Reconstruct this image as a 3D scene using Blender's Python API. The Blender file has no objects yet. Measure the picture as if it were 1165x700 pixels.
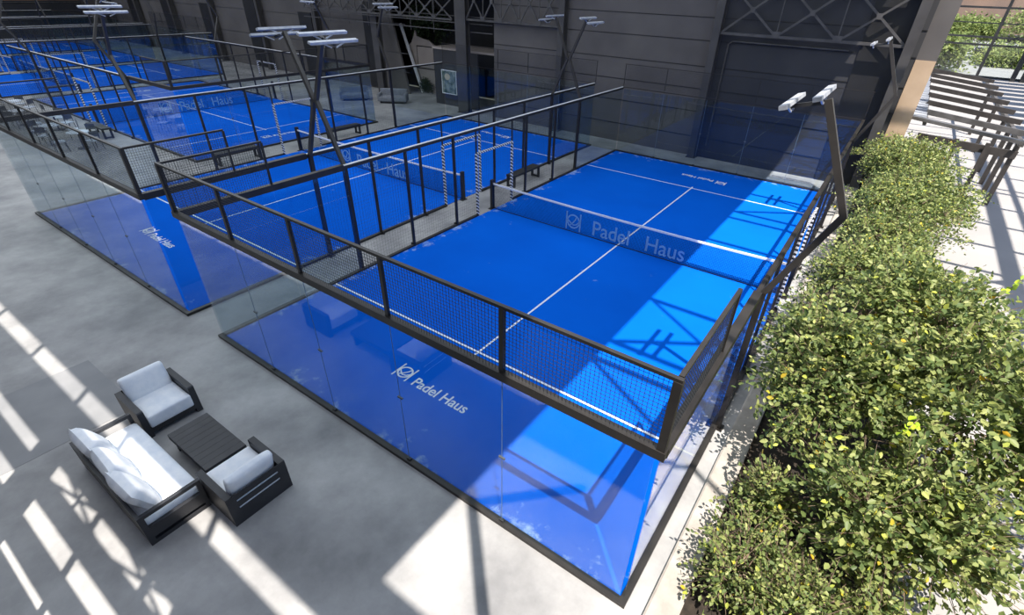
import bpy, math, random
import numpy as np
from mathutils import Vector, Matrix

random.seed(7)
rng = np.random.default_rng(11)
D = bpy.data
SC = bpy.context.scene
COL = SC.collection
PI = math.pi

# ------------------------------------------------------------------ materials
def mat(name, color=(0.5, 0.5, 0.5), rough=0.6, metal=0.0, spec=0.5, noise=None, bump=None):
    m = D.materials.new(name)
    m.use_nodes = True
    nt = m.node_tree
    b = nt.nodes['Principled BSDF']
    b.inputs['Base Color'].default_value = (*color, 1)
    b.inputs['Roughness'].default_value = rough
    b.inputs['Metallic'].default_value = metal
    b.inputs['Specular IOR Level'].default_value = spec
    tc = nt.nodes.new('ShaderNodeTexCoord')
    if noise:
        c2, scale, detail = noise
        n = nt.nodes.new('ShaderNodeTexNoise')
        n.inputs['Scale'].default_value = scale
        n.inputs['Detail'].default_value = detail
        nt.links.new(tc.outputs['Object'], n.inputs['Vector'])
        r = nt.nodes.new('ShaderNodeMapRange')
        r.inputs['From Min'].default_value = 0.35
        r.inputs['From Max'].default_value = 0.65
        nt.links.new(n.outputs['Fac'], r.inputs['Value'])
        mx = nt.nodes.new('ShaderNodeMix')
        mx.data_type = 'RGBA'
        mx.inputs['A'].default_value = (*color, 1)
        mx.inputs['B'].default_value = (*c2, 1)
        nt.links.new(r.outputs['Result'], mx.inputs['Factor'])
        nt.links.new(mx.outputs['Result'], b.inputs['Base Color'])
    if bump:
        sc, st = bump
        n2 = nt.nodes.new('ShaderNodeTexNoise')
        n2.inputs['Scale'].default_value = sc
        n2.inputs['Detail'].default_value = 4
        nt.links.new(tc.outputs['Object'], n2.inputs['Vector'])
        bp = nt.nodes.new('ShaderNodeBump')
        bp.inputs['Strength'].default_value = st
        bp.inputs['Distance'].default_value = 0.02
        nt.links.new(n2.outputs['Fac'], bp.inputs['Height'])
        nt.links.new(bp.outputs['Normal'], b.inputs['Normal'])
    return m

M = {}
M['steel'] = mat('black_powder_coat', (0.016, 0.0145, 0.014), 0.42, 0.0, 0.4, noise=((0.026, 0.023, 0.021), 3, 3))
M['steel_dark'] = mat('dark_steel', (0.018, 0.019, 0.021), 0.5, noise=((0.03, 0.03, 0.032), 2, 3))
M['wire'] = mat('black_wire', (0.012, 0.014, 0.017), 0.55)
M['white'] = mat('white_line', (0.8, 0.84, 0.88), 0.7, noise=((0.66, 0.72, 0.8), 9, 3))
M['tape'] = mat('white_net_tape', (0.85, 0.85, 0.85), 0.7, noise=((0.75, 0.76, 0.8), 14, 2))
M['netline'] = mat('pale_net_print', (0.22, 0.42, 0.7), 0.8, noise=((0.15, 0.33, 0.6), 20, 2))
M['wall'] = mat('dark_wall_paint', (0.028, 0.029, 0.034), 0.8, noise=((0.04, 0.04, 0.045), 0.6, 6))
M['wall_brown'] = mat('warm_dark_wall', (0.088, 0.08, 0.078), 0.8, noise=((0.115, 0.105, 0.1), 0.5, 6))
M['black'] = mat('black_panel', (0.006, 0.006, 0.007), 0.6, noise=((0.012, 0.012, 0.013), 1.5, 3))
M['truss'] = mat('grey_brown_truss', (0.085, 0.08, 0.078), 0.55, noise=((0.05, 0.047, 0.046), 2, 4))
M['beige'] = mat('beige_plaster', (0.36, 0.31, 0.275), 0.9, noise=((0.32, 0.275, 0.245), 1.2, 5))
M['tan'] = mat('tan_plaster', (0.52, 0.38, 0.26), 0.9, noise=((0.46, 0.33, 0.22), 1.5, 6))
M['roofgrey'] = mat('roof_sheet', (0.25, 0.25, 0.26), 0.8, noise=((0.2, 0.2, 0.21), 1, 3))
M['curb'] = mat('curb_concrete', (0.42, 0.385, 0.345), 0.85, noise=((0.32, 0.29, 0.26), 3, 6), bump=(30, 0.3))
M['soil'] = mat('dark_soil', (0.035, 0.026, 0.018), 0.95, noise=((0.015, 0.011, 0.008), 8, 6), bump=(12, 0.9))
M['terrace'] = mat('pale_terrace_concrete', (0.345, 0.33, 0.32), 0.8, noise=((0.31, 0.297, 0.288), 0.5, 6))
M['frame_black'] = mat('charcoal_aluminium', (0.02, 0.021, 0.026), 0.5, noise=((0.03, 0.031, 0.036), 4, 3))
M['cushion'] = mat('white_cushion_fabric', (0.88, 0.9, 0.93), 0.9, noise=((0.76, 0.8, 0.86), 6, 4), bump=(7, 0.35))
M['lamp'] = mat('brushed_aluminium', (0.5, 0.52, 0.56), 0.45, 0.25, noise=((0.36, 0.38, 0.43), 6, 3))
M['rail'] = mat('pale_rail_glint', (0.8, 0.8, 0.8), 0.4, 0.0, noise=((0.68, 0.68, 0.69), 3, 3))  # near-white colour standing in for the sky glint on rail tops
M['arm'] = mat('bronze_grey_pole', (0.045, 0.04, 0.036), 0.45, noise=((0.033, 0.03, 0.028), 3, 3))
M['joint'] = mat('silicone_joint', (0.12, 0.2, 0.3), 0.4, noise=((0.1, 0.16, 0.25), 5, 2))
M['clamp'] = mat('grey_clamp', (0.12, 0.13, 0.14), 0.5, noise=((0.08, 0.085, 0.09), 9, 2))
M['lens'] = mat('lamp_lens', (0.3, 0.3, 0.31), 0.4)
M['pillar'] = mat('column_paint', (0.045, 0.042, 0.042), 0.5, noise=((0.07, 0.066, 0.064), 1.2, 5))
M['railgrey'] = mat('grey_pergola_metal', (0.12, 0.115, 0.115), 0.5, noise=((0.07, 0.066, 0.064), 3, 3))
M['slat'] = mat('dark_pergola_slat', (0.03, 0.026, 0.024), 0.6, noise=((0.05, 0.043, 0.04), 3, 3))
M['metal_sheet'] = mat('pale_metal_sheet', (0.4, 0.42, 0.46), 0.5, noise=((0.33, 0.35, 0.39), 2, 3))
M['bark'] = mat('bark', (0.24, 0.17, 0.12), 0.9, noise=((0.07, 0.05, 0.035), 14, 5), bump=(40, 0.6))
M['brownroof'] = mat('brown_hillside', (0.36, 0.22, 0.16), 0.9, noise=((0.28, 0.18, 0.14), 0.2, 5))
M['orange'] = mat('rust_upper_wall', (0.30, 0.16, 0.1), 0.9, noise=((0.22, 0.12, 0.08), 0.3, 4))
M['tablewhite'] = mat('white_table_top', (0.6, 0.66, 0.74), 0.5, noise=((0.5, 0.56, 0.65), 5, 3))
M['chairdark'] = mat('dark_outdoor_chair', (0.05, 0.055, 0.07), 0.6, noise=((0.09, 0.1, 0.12), 5, 3))
M['sofa_grey'] = mat('grey_sofa_fabric', (0.22, 0.23, 0.26), 0.9, noise=((0.17, 0.18, 0.2), 5, 3))
M['poster'] = mat('poster_print', (0.02, 0.06, 0.05), 0.5, noise=((0.25, 0.3, 0.28), 3.2, 2))
M['cream'] = mat('cream_blotch', (0.55, 0.5, 0.36), 0.8, noise=((0.45, 0.4, 0.3), 4, 3))

def floor_mat():
    m = D.materials.new('polished_concrete'); m.use_nodes = True
    nt = m.node_tree; b = nt.nodes['Principled BSDF']
    tc = nt.nodes.new('ShaderNodeTexCoord')
    def noise(s, d, rough=0.55):
        n = nt.nodes.new('ShaderNodeTexNoise')
        n.inputs['Scale'].default_value = s; n.inputs['Detail'].default_value = d; n.inputs['Roughness'].default_value = rough
        nt.links.new(tc.outputs['Object'], n.inputs['Vector']); return n
    a = noise(0.55, 6); c = noise(3.2, 8, 0.7)
    r1 = nt.nodes.new('ShaderNodeValToRGB')
    r1.color_ramp.elements[0].position = 0.32; r1.color_ramp.elements[0].color = (0.20, 0.20, 0.205, 1)
    r1.color_ramp.elements[1].position = 0.68; r1.color_ramp.elements[1].color = (0.43, 0.425, 0.42, 1)
    nt.links.new(a.outputs['Fac'], r1.inputs['Fac'])
    r2 = nt.nodes.new('ShaderNodeMapRange')
    r2.inputs['From Min'].default_value = 0.3; r2.inputs['From Max'].default_value = 0.7
    r2.inputs['To Min'].default_value = 0.88; r2.inputs['To Max'].default_value = 1.08
    nt.links.new(c.outputs['Fac'], r2.inputs['Value'])
    mx = nt.nodes.new('ShaderNodeVectorMath'); mx.operation = 'SCALE'
    nt.links.new(r1.outputs['Color'], mx.inputs[0]); nt.links.new(r2.outputs['Result'], mx.inputs['Scale'])
    nt.links.new(mx.outputs['Vector'], b.inputs['Base Color'])
    b.inputs['Roughness'].default_value = 0.5
    b.inputs['Specular IOR Level'].default_value = 0.35
    return m
M['floor'] = floor_mat()
M['slab'] = mat('darker_concrete_slab', (0.2, 0.205, 0.215), 0.55, noise=((0.26, 0.262, 0.27), 1.1, 7))

def turf_mat():
    m = D.materials.new('blue_turf'); m.use_nodes = True
    nt = m.node_tree; b = nt.nodes['Principled BSDF']; L = nt.links.new
    tc = nt.nodes.new('ShaderNodeTexCoord')
    n = nt.nodes.new('ShaderNodeTexNoise'); n.inputs['Scale'].default_value = 0.35; n.inputs['Detail'].default_value = 5
    L(tc.outputs['Object'], n.inputs['Vector'])
    cr = nt.nodes.new('ShaderNodeValToRGB')
    cr.color_ramp.elements[0].position = 0.3; cr.color_ramp.elements[0].color = (0.0, 0.096, 0.56, 1)
    cr.color_ramp.elements[1].position = 0.7; cr.color_ramp.elements[1].color = (0.0, 0.118, 0.65, 1)
    L(n.outputs['Fac'], cr.inputs['Fac'])
    # grains of sand swept towards the edges of the pitch
    sep = nt.nodes.new('ShaderNodeSeparateXYZ'); L(tc.outputs['Object'], sep.inputs[0])
    def math_(op, a, b_=None, c=None):
        k = nt.nodes.new('ShaderNodeMath'); k.operation = op
        for i, v in enumerate((a, b_, c)):
            if v is None: continue
            if isinstance(v, (int, float)): k.inputs[i].default_value = v
            else: L(v, k.inputs[i])
        return k.outputs[0]
    ex = math_('SUBTRACT', 5.0, math_('ABSOLUTE', math_('SUBTRACT', sep.outputs['X'], 5.0)))
    ey = math_('SUBTRACT', 10.0, math_('ABSOLUTE', math_('SUBTRACT', sep.outputs['Y'], 10.0)))
    e = math_('MINIMUM', ex, ey)
    edge = math_('MAXIMUM', math_('SUBTRACT', 1.0, math_('MULTIPLY', e, 1.6)), 0.0)
    n2 = nt.nodes.new('ShaderNodeTexNoise'); n2.inputs['Scale'].default_value = 2.2; n2.inputs['Detail'].default_value = 9; n2.inputs['Roughness'].default_value = 0.72
    L(tc.outputs['Object'], n2.inputs['Vector'])
    n3 = nt.nodes.new('ShaderNodeTexNoise'); n3.inputs['Scale'].default_value = 0.6; n3.inputs['Detail'].default_value = 2
    L(tc.outputs['Object'], n3.inputs['Vector'])
    s = math_('ADD', math_('MULTIPLY', edge, 0.20), n2.outputs['Fac'])
    s = math_('ADD', s, math_('MULTIPLY', math_('SUBTRACT', n3.outputs['Fac'], 0.5), 0.35))
    mr = nt.nodes.new('ShaderNodeMapRange'); mr.inputs['From Min'].default_value = 0.68; mr.inputs['From Max'].default_value = 0.84
    mr.inputs['To Max'].default_value = 0.75
    L(s, mr.inputs['Value'])
    mx = nt.nodes.new('ShaderNodeMix'); mx.data_type = 'RGBA'
    L(mr.outputs['Result'], mx.inputs['Factor']); L(cr.outputs['Color'], mx.inputs['A']); mx.inputs['B'].default_value = (0.45, 0.6, 0.75, 1)
    L(mx.outputs['Result'], b.inputs['Base Color'])
    b.inputs['Roughness'].default_value = 0.95; b.inputs['Specular IOR Level'].default_value = 0.06
    return m
M['turf'] = turf_mat()

def glass_mat(name='clear_glass', tint=(0.87, 0.915, 0.925), gain=1.15):
    m = D.materials.new(name); m.use_nodes = True
    nt = m.node_tree; nt.nodes.clear(); L = nt.links.new
    out = nt.nodes.new('ShaderNodeOutputMaterial')
    tr = nt.nodes.new('ShaderNodeBsdfTransparent'); tr.inputs['Color'].default_value = (*tint, 1)
    gl = nt.nodes.new('ShaderNodeBsdfGlossy'); gl.inputs['Roughness'].default_value = 0.0
    gl.inputs['Color'].default_value = (0.95, 0.97, 1, 1)
    fr = nt.nodes.new('ShaderNodeFresnel'); fr.inputs['IOR'].default_value = 1.5
    ge = nt.nodes.new('ShaderNodeNewGeometry'); ir = nt.nodes.new('ShaderNodeMapRange')
    ir.inputs['To Min'].default_value = 1.5; ir.inputs['To Max'].default_value = 1 / 1.5   # same reflectance on the pane's inner face
    L(ge.outputs['Backfacing'], ir.inputs['Value']); L(ir.outputs['Result'], fr.inputs['IOR'])
    mu = nt.nodes.new('ShaderNodeMath'); mu.operation = 'MULTIPLY'; mu.inputs[1].default_value = gain; mu.use_clamp = True
    pw = nt.nodes.new('ShaderNodeMath'); pw.operation = 'POWER'; pw.inputs[1].default_value = 1.15
    L(fr.outputs['Fac'], pw.inputs[0]); L(pw.outputs[0], mu.inputs[0])
    mx = nt.nodes.new('ShaderNodeMixShader')
    L(mu.outputs[0], mx.inputs['Fac']); L(tr.outputs[0], mx.inputs[1]); L(gl.outputs[0], mx.inputs[2])
    L(mx.outputs[0], out.inputs['Surface'])
    return m
M['glass'] = glass_mat()

def net_mat():
    # fine knotted net: far below a pixel, so a woven alpha on the net sheet itself
    m = D.materials.new('fine_black_net'); m.use_nodes = True
    nt = m.node_tree; nt.nodes.clear(); L = nt.links.new
    out = nt.nodes.new('ShaderNodeOutputMaterial')
    tc = nt.nodes.new('ShaderNodeTexCoord'); sep = nt.nodes.new('ShaderNodeSeparateXYZ'); L(tc.outputs['Object'], sep.inputs[0])
    fac = None
    for ax in ('X', 'Z'):
        k = nt.nodes.new('ShaderNodeMath'); k.operation = 'MULTIPLY'; k.inputs[1].default_value = 1 / 0.04; L(sep.outputs[ax], k.inputs[0])
        f = nt.nodes.new('ShaderNodeMath'); f.operation = 'FRACT'; L(k.outputs[0], f.inputs[0])
        g = nt.nodes.new('ShaderNodeMath'); g.operation = 'LESS_THAN'; g.inputs[1].default_value = 0.17; L(f.outputs[0], g.inputs[0])
        if fac is None: fac = g
        else:
            a = nt.nodes.new('ShaderNodeMath'); a.operation = 'MAXIMUM'; L(fac.outputs[0], a.inputs[0]); L(g.outputs[0], a.inputs[1]); fac = a
    tr = nt.nodes.new('ShaderNodeBsdfTransparent'); df = nt.nodes.new('ShaderNodeBsdfDiffuse'); df.inputs['Color'].default_value = (0.008, 0.02, 0.05, 1)
    mx = nt.nodes.new('ShaderNodeMixShader'); L(fac.outputs[0], mx.inputs['Fac']); L(tr.outputs[0], mx.inputs[1]); L(df.outputs[0], mx.inputs[2])
    L(mx.outputs[0], out.inputs['Surface'])
    return m
M['net'] = net_mat()

def stripe_mat():
    m = mat('black_white_padding', (0.8, 0.8, 0.8), 0.6)
    nt = m.node_tree; b = nt.nodes['Principled BSDF']; L = nt.links.new
    tc = nt.nodes.new('ShaderNodeTexCoord')
    v = nt.nodes.new('ShaderNodeVectorMath'); v.operation = 'DOT_PRODUCT'; v.inputs[1].default_value = (0, 1, 1)
    L(tc.outputs['Object'], v.inputs[0])
    k = nt.nodes.new('ShaderNodeMath'); k.operation = 'MULTIPLY'; k.inputs[1].default_value = 1 / 0.12; L(v.outputs['Value'], k.inputs[0])
    f = nt.nodes.new('ShaderNodeMath'); f.operation = 'FRACT'; L(k.outputs[0], f.inputs[0])
    g = nt.nodes.new('ShaderNodeMath'); g.operation = 'LESS_THAN'; g.inputs[1].default_value = 0.5; L(f.outputs[0], g.inputs[0])
    mx = nt.nodes.new('ShaderNodeMix'); mx.data_type = 'RGBA'
    mx.inputs['A'].default_value = (0.75, 0.75, 0.76, 1); mx.inputs['B'].default_value = (0.01, 0.01, 0.012, 1)
    L(g.outputs[0], mx.inputs['Factor']); L(mx.outputs['Result'], b.inputs['Base Color'])
    return m
M['stripe'] = stripe_mat()

def leaf_mat(name, cols, trans=0.35):
    m = D.materials.new(name); m.use_nodes = True
    nt = m.node_tree; nt.nodes.clear(); L = nt.links.new
    out = nt.nodes.new('ShaderNodeOutputMaterial')
    geo = nt.nodes.new('ShaderNodeNewGeometry')
    cr = nt.nodes.new('ShaderNodeValToRGB')
    els = cr.color_ramp.elements
    els[0].position = cols[0][0]; els[0].color = (*cols[0][1], 1)
    els[1].position = cols[-1][0]; els[1].color = (*cols[-1][1], 1)
    for p, c in cols[1:-1]:
        e = els.new(p); e.color = (*c, 1)
    L(geo.outputs['Random Per Island'], cr.inputs['Fac'])
    b = nt.nodes.new('ShaderNodeBsdfPrincipled'); b.inputs['Roughness'].default_value = 0.5
    b.inputs['Specular IOR Level'].default_value = 0.4
    t = nt.nodes.new('ShaderNodeBsdfTranslucent')
    L(cr.outputs['Color'], b.inputs['Base Color']); L(cr.outputs['Color'], t.inputs['Color'])
    mx = nt.nodes.new('ShaderNodeMixShader'); mx.inputs['Fac'].default_value = trans
    L(b.outputs[0], mx.inputs[1]); L(t.outputs[0], mx.inputs[2]); L(mx.outputs[0], out.inputs['Surface'])
    return m
M['leaf'] = leaf_mat('olive_leaves', [(0.0, (0.075, 0.125, 0.04)), (0.35, (0.16, 0.215, 0.065)), (0.7, (0.27, 0.315, 0.10)), (0.94, (0.40, 0.43, 0.16)), (0.99, (0.46, 0.52, 0.07)), (1.0, (0.7, 0.42, 0.03))])
M['leaf_bright'] = leaf_mat('lime_leaves', [(0.0, (0.25, 0.38, 0.03)), (0.6, (0.42, 0.58, 0.04)), (1.0, (0.6, 0.75, 0.06))])
M['leaf_dark'] = leaf_mat('dark_hedge_leaves', [(0.0, (0.015, 0.03, 0.01)), (1.0, (0.05, 0.08, 0.03))], 0.1)
M['leaf_far'] = leaf_mat('distant_leaves', [(0.0, (0.16, 0.22, 0.06)), (0.6, (0.32, 0.37, 0.11)), (1.0, (0.5, 0.52, 0.18))])

# ------------------------------------------------------------------ geometry
class MB:
    def __init__(s): s.v = []; s.f = []; s.smooth = False
    def quadbox(s, P):
        n = len(s.v); s.v += [tuple(p) for p in P]
        s.f += [tuple(n + i for i in q) for q in ((0, 3, 2, 1), (4, 5, 6, 7), (0, 1, 5, 4), (1, 2, 6, 5), (2, 3, 7, 6), (3, 0, 4, 7))]
        return s
    def box(s, x0, x1, y0, y1, z0, z1):
        return s.quadbox([(x0, y0, z0), (x1, y0, z0), (x1, y1, z0), (x0, y1, z0), (x0, y0, z1), (x1, y0, z1), (x1, y1, z1), (x0, y1, z1)])
    def bar(s, a, b, w, h=None, up=(0, 0, 1)):
        h = h or w; a = Vector(a); b = Vector(b); d = (b - a).normalized(); up = Vector(up)
        if abs(d.dot(up)) > 0.95: up = Vector((0, 1, 0))
        r = d.cross(up).normalized(); u = r.cross(d).normalized()
        P = []
        for p in (a, b):
            P += [p - r * w / 2 - u * h / 2, p + r * w / 2 - u * h / 2, p + r * w / 2 + u * h / 2, p - r * w / 2 + u * h / 2]
        return s.quadbox(P)
    def tube(s, pts, rad, n=8, cap=True):
        pts = [Vector(p) for p in pts]
        if not hasattr(rad, '__len__'): rad = [rad] * len(pts)
        base = len(s.v); prev = None
        for i, p in enumerate(pts):
            d = (pts[min(i + 1, len(pts) - 1)] - pts[max(i - 1, 0)]).normalized()
            ref = Vector((0, 0, 1)) if abs(d.z) < 0.9 else Vector((1, 0, 0))
            if prev is not None: ref = prev
            r = d.cross(ref).normalized(); u = r.cross(d).normalized(); prev = u
            for k in range(n):
                t = 2 * PI * k / n
                s.v.append(tuple(p + (r * math.cos(t) + u * math.sin(t)) * rad[i]))
        for i in range(len(pts) - 1):
            for k in range(n):
                a = base + i * n + k; b = base + i * n + (k + 1) % n
                s.f.append((a, b, b + n, a + n))
        if cap:
            s.f.append(tuple(base + k for k in reversed(range(n))))
            s.f.append(tuple(base + (len(pts) - 1) * n + k for k in range(n)))
        return s
    def prism(s, poly, axis, a0, a1):
        """extrude a polygon given in the two other axes along axis"""
        n = len(poly); base = len(s.v)
        for a in (a0, a1):
            for (u, w) in poly:
                s.v.append({'x': (a, u, w), 'y': (u, a, w), 'z': (u, w, a)}[axis])
        s.f.append(tuple(base + i for i in reversed(range(n)))); s.f.append(tuple(base + n + i for i in range(n)))
        for i in range(n):
            j = (i + 1) % n
            s.f.append((base + i, base + j, base + n + j, base + n + i))
        return s
    def rbox(s, x0, x1, y0, y1, z0, z1, r=0.05, puff=0.0, N=10):
        """soft rounded box (cushion)"""
        c = Vector(((x0 + x1) / 2, (y0 + y1) / 2, (z0 + z1) / 2)); h = Vector(((x1 - x0) / 2, (y1 - y0) / 2, (z1 - z0) / 2))
        r = min(r, h.x * 0.98, h.y * 0.98, h.z * 0.98)
        base = len(s.v); idx = {}
        def vert(p):
            key = tuple(round(a, 5) for a in p)
            if key in idx: return idx[key]
            q = Vector([p[i] * h[i] for i in range(3)])
            inner = Vector([max(-(h[i] - r), min(h[i] - r, q[i])) for i in range(3)])
            d = q - inner
            w = inner + (d.normalized() * r if d.length > 1e-9 else d)
            k = puff * max(0, (1 - p[0] ** 4)) * max(0, (1 - p[1] ** 4)) if h.z <= min(h.x, h.y) else \
                (puff * max(0, 1 - p[0] ** 4) * max(0, 1 - p[2] ** 4) if h.y <= h.x else puff * max(0, 1 - p[1] ** 4) * max(0, 1 - p[2] ** 4))
            ax = 2 if h.z <= min(h.x, h.y) else (1 if h.y <= h.x else 0)
            w[ax] += k * (1 if p[ax] > 0 else -1) * abs(p[ax])
            idx[key] = len(s.v); s.v.append(tuple(c + w)); return idx[key]
        for ax in range(3):
            for sg in (-1, 1):
                for i in range(N):
                    for j in range(N):
                        co = []
                        for (di, dj) in ((0, 0), (1, 0), (1, 1), (0, 1)):
                            # finer near the edges
                            u = math.sin((-1 + 2 * (i + di) / N) * PI / 2); v = math.sin((-1 + 2 * (j + dj) / N) * PI / 2)
                            p = [0, 0, 0]; p[ax] = sg; p[(ax + 1) % 3] = u; p[(ax + 2) % 3] = v
                            co.append(vert(p))
                        s.f.append(tuple(co if sg > 0 else reversed(co)))
        return s
    def build(s, name, m, parent=None, smooth=False, loc=None):
        me = D.meshes.new(name); me.from_pydata(s.v, [], s.f); me.update()
        me.materials.append(m)
        if smooth:
            me.polygons.foreach_set('use_smooth', [True] * len(me.polygons))
        o = D.objects.new(name, me); COL.objects.link(o)
        if parent is not None: o.parent = parent
        if loc: o.location = loc
        return o

def tag(o, label=None, cat=None, group=None, kind=None):
    if label: o['label'] = label
    if cat: o['category'] = cat
    if group: o['group'] = group
    if kind: o['kind'] = kind
    return o

def empty(name, loc=(0, 0, 0), rz=0.0):
    o = D.objects.new(name, None); COL.objects.link(o); o.location = loc; o.rotation_euler = (0, 0, rz)
    o.empty_display_size = 0.2
    return o

def copy_tree(o, parent=None):
    c = o.copy(); COL.objects.link(c); c.parent = parent
    for ch in [x for x in o.children]:
        copy_tree(ch, c)
    return c

def struct(o): o['kind'] = 'structure'; return o

def text_mesh(txt, size, name, m, parent=None, ext=0.002, bold=0.0):
    cu = D.curves.new(name, 'FONT'); cu.body = txt; cu.size = size; cu.extrude = ext; cu.offset = bold
    cu.space_character = 0.98
    tmp = D.objects.new('tmp', cu); COL.objects.link(tmp)
    bpy.context.view_layer.update()
    me = D.meshes.new_from_object(tmp.evaluated_get(bpy.context.evaluated_depsgraph_get()))
    D.objects.remove(tmp); D.curves.remove(cu)
    me.name = name; me.materials.clear(); me.materials.append(m)
    o = D.objects.new(name, me); COL.objects.link(o)
    if parent is not None: o.parent = parent
    return o

def stroke(mb, pts, w, t=0.002):
    """flat ribbon in the local xy plane"""
    pts = [Vector((p[0], p[1], 0)) for p in pts]
    base = len(mb.v); n = len(pts)
    for i, p in enumerate(pts):
        d = (pts[min(i + 1, n - 1)] - pts[max(i - 1, 0)]).normalized(); nn = Vector((-d.y, d.x, 0)) * w / 2
        for z in (-t, t):
            mb.v.append(tuple(p + nn + Vector((0, 0, z)))); mb.v.append(tuple(p - nn + Vector((0, 0, z))))
    for i in range(n - 1):
        a = base + i * 4; b = a + 4
        mb.f += [(a + 2, b + 2, b + 3, a + 3), (a, a + 1, b + 1, b), (a, b, b + 2, a + 2), (a + 1, a + 3, b + 3, b + 1)]
    a = base; b = base + (n - 1) * 4
    mb.f += [(a, a + 2, a + 3, a + 1), (b, b + 1, b + 3, b + 2)]

def emblem(h, w):
    """two uprights with a ring between them and a swirl of two arcs inside the ring"""
    mb = MB(); r = h * 0.36
    stroke(mb, [(-h * 0.42, 0), (-h * 0.42, h)], w); stroke(mb, [(h * 0.42, 0), (h * 0.42, h)], w)
    c = h * 0.5
    stroke(mb, [(r * math.cos(t), c + r * math.sin(t)) for t in np.linspace(0, 2 * PI, 40)], w)
    stroke(mb, [(-h * 0.42, h * 0.62), (-h * 0.2, h * 0.42), (0, h * 0.3), (h * 0.2, h * 0.36), (h * 0.42, h * 0.62)], w * 0.8)
    stroke(mb, [(-h * 0.2, h * 0.24), (-h * 0.02, h * 0.42), (h * 0.12, h * 0.62), (h * 0.18, h * 0.8)], w * 0.8)
    return mb

# ------------------------------------------------------------------ camera
cam_d = D.cameras.new('camera'); cam = D.objects.new('camera', cam_d); COL.objects.link(cam)
cam.location = (10.8067897, -3.7324629, 6.96656063)
cam.rotation_euler = (0.986565525, -0.0295556853, 0.608617145)
cam_d.sensor_fit = 'HORIZONTAL'; cam_d.sensor_width = 36; cam_d.lens = 566.786713 / 1165 * 36
cam_d.shift_x = -17.6694 / 1165; cam_d.shift_y = 6.2492 / 1165
cam_d.clip_start = 0.05; cam_d.clip_end = 600
SC.camera = cam

# ------------------------------------------------------------------ padel court (local 10 x 20)
def wire_panel(mb, axis, c, a0, a1, z0, z1, step=0.05, w=0.0042):
    """welded wire grid: axis 'x' = panel runs along x at y=c"""
    h = w / 2
    n = max(1, int(round((a1 - a0) / step))); k = max(1, int(round((z1 - z0) / step)))
    for i in range(1, n):
        a = a0 + (a1 - a0) * i / n
        if axis == 'x': mb.box(a - h, a + h, c - h, c + h, z0, z1)
        else: mb.box(c - h, c + h, a - h, a + h, z0, z1)
    for j in range(1, k):
        z = z0 + (z1 - z0) * j / k
        if axis == 'x': mb.box(a0, a1, c - h, c + h, z - h, z + h)
        else: mb.box(c - h, c + h, a0, a1, z - h, z + h)

def make_turf():
    r = empty('court_turf')
    MB().box(0, 10, 0, 20, 0.0, 0.02).build('turf_carpet', M['turf'], r)
    w = 0.05; z0, z1 = 0.0195, 0.0225
    MB().box(0, 10, 3.05 - w, 3.05, z0, z1).build('service_line', M['white'], r)
    MB().box(0, 10, 16.95, 16.95 + w, z0, z1).build('service_line', M['white'], r)
    MB().box(5 - w / 2, 5 + w / 2, 2.85, 17.15, z0, z1 + 0.001).build('centre_line', M['white'], r)
    for (tx, ty, rz) in ((4.55, 1.36, 0.0), (5.45, 18.64, PI)):
        e = emblem(0.44, 0.034).build('printed_emblem', M['white'], r)
        t = text_mesh('Padel Haus', 0.36, 'printed_wordmark', M['white'], r, 0.0008, 0.004)
        c, s = math.cos(rz), math.sin(rz)
        e.location = (tx - c * 0.34, ty - s * 0.34 - (0.02 if rz == 0 else -0.02), 0.0235); e.rotation_euler = (0, 0, rz)
        t.location = (tx, ty, 0.0235); t.rotation_euler = (0, 0, rz)
        t.scale = (0.92, 1, 1)
    return r

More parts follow.
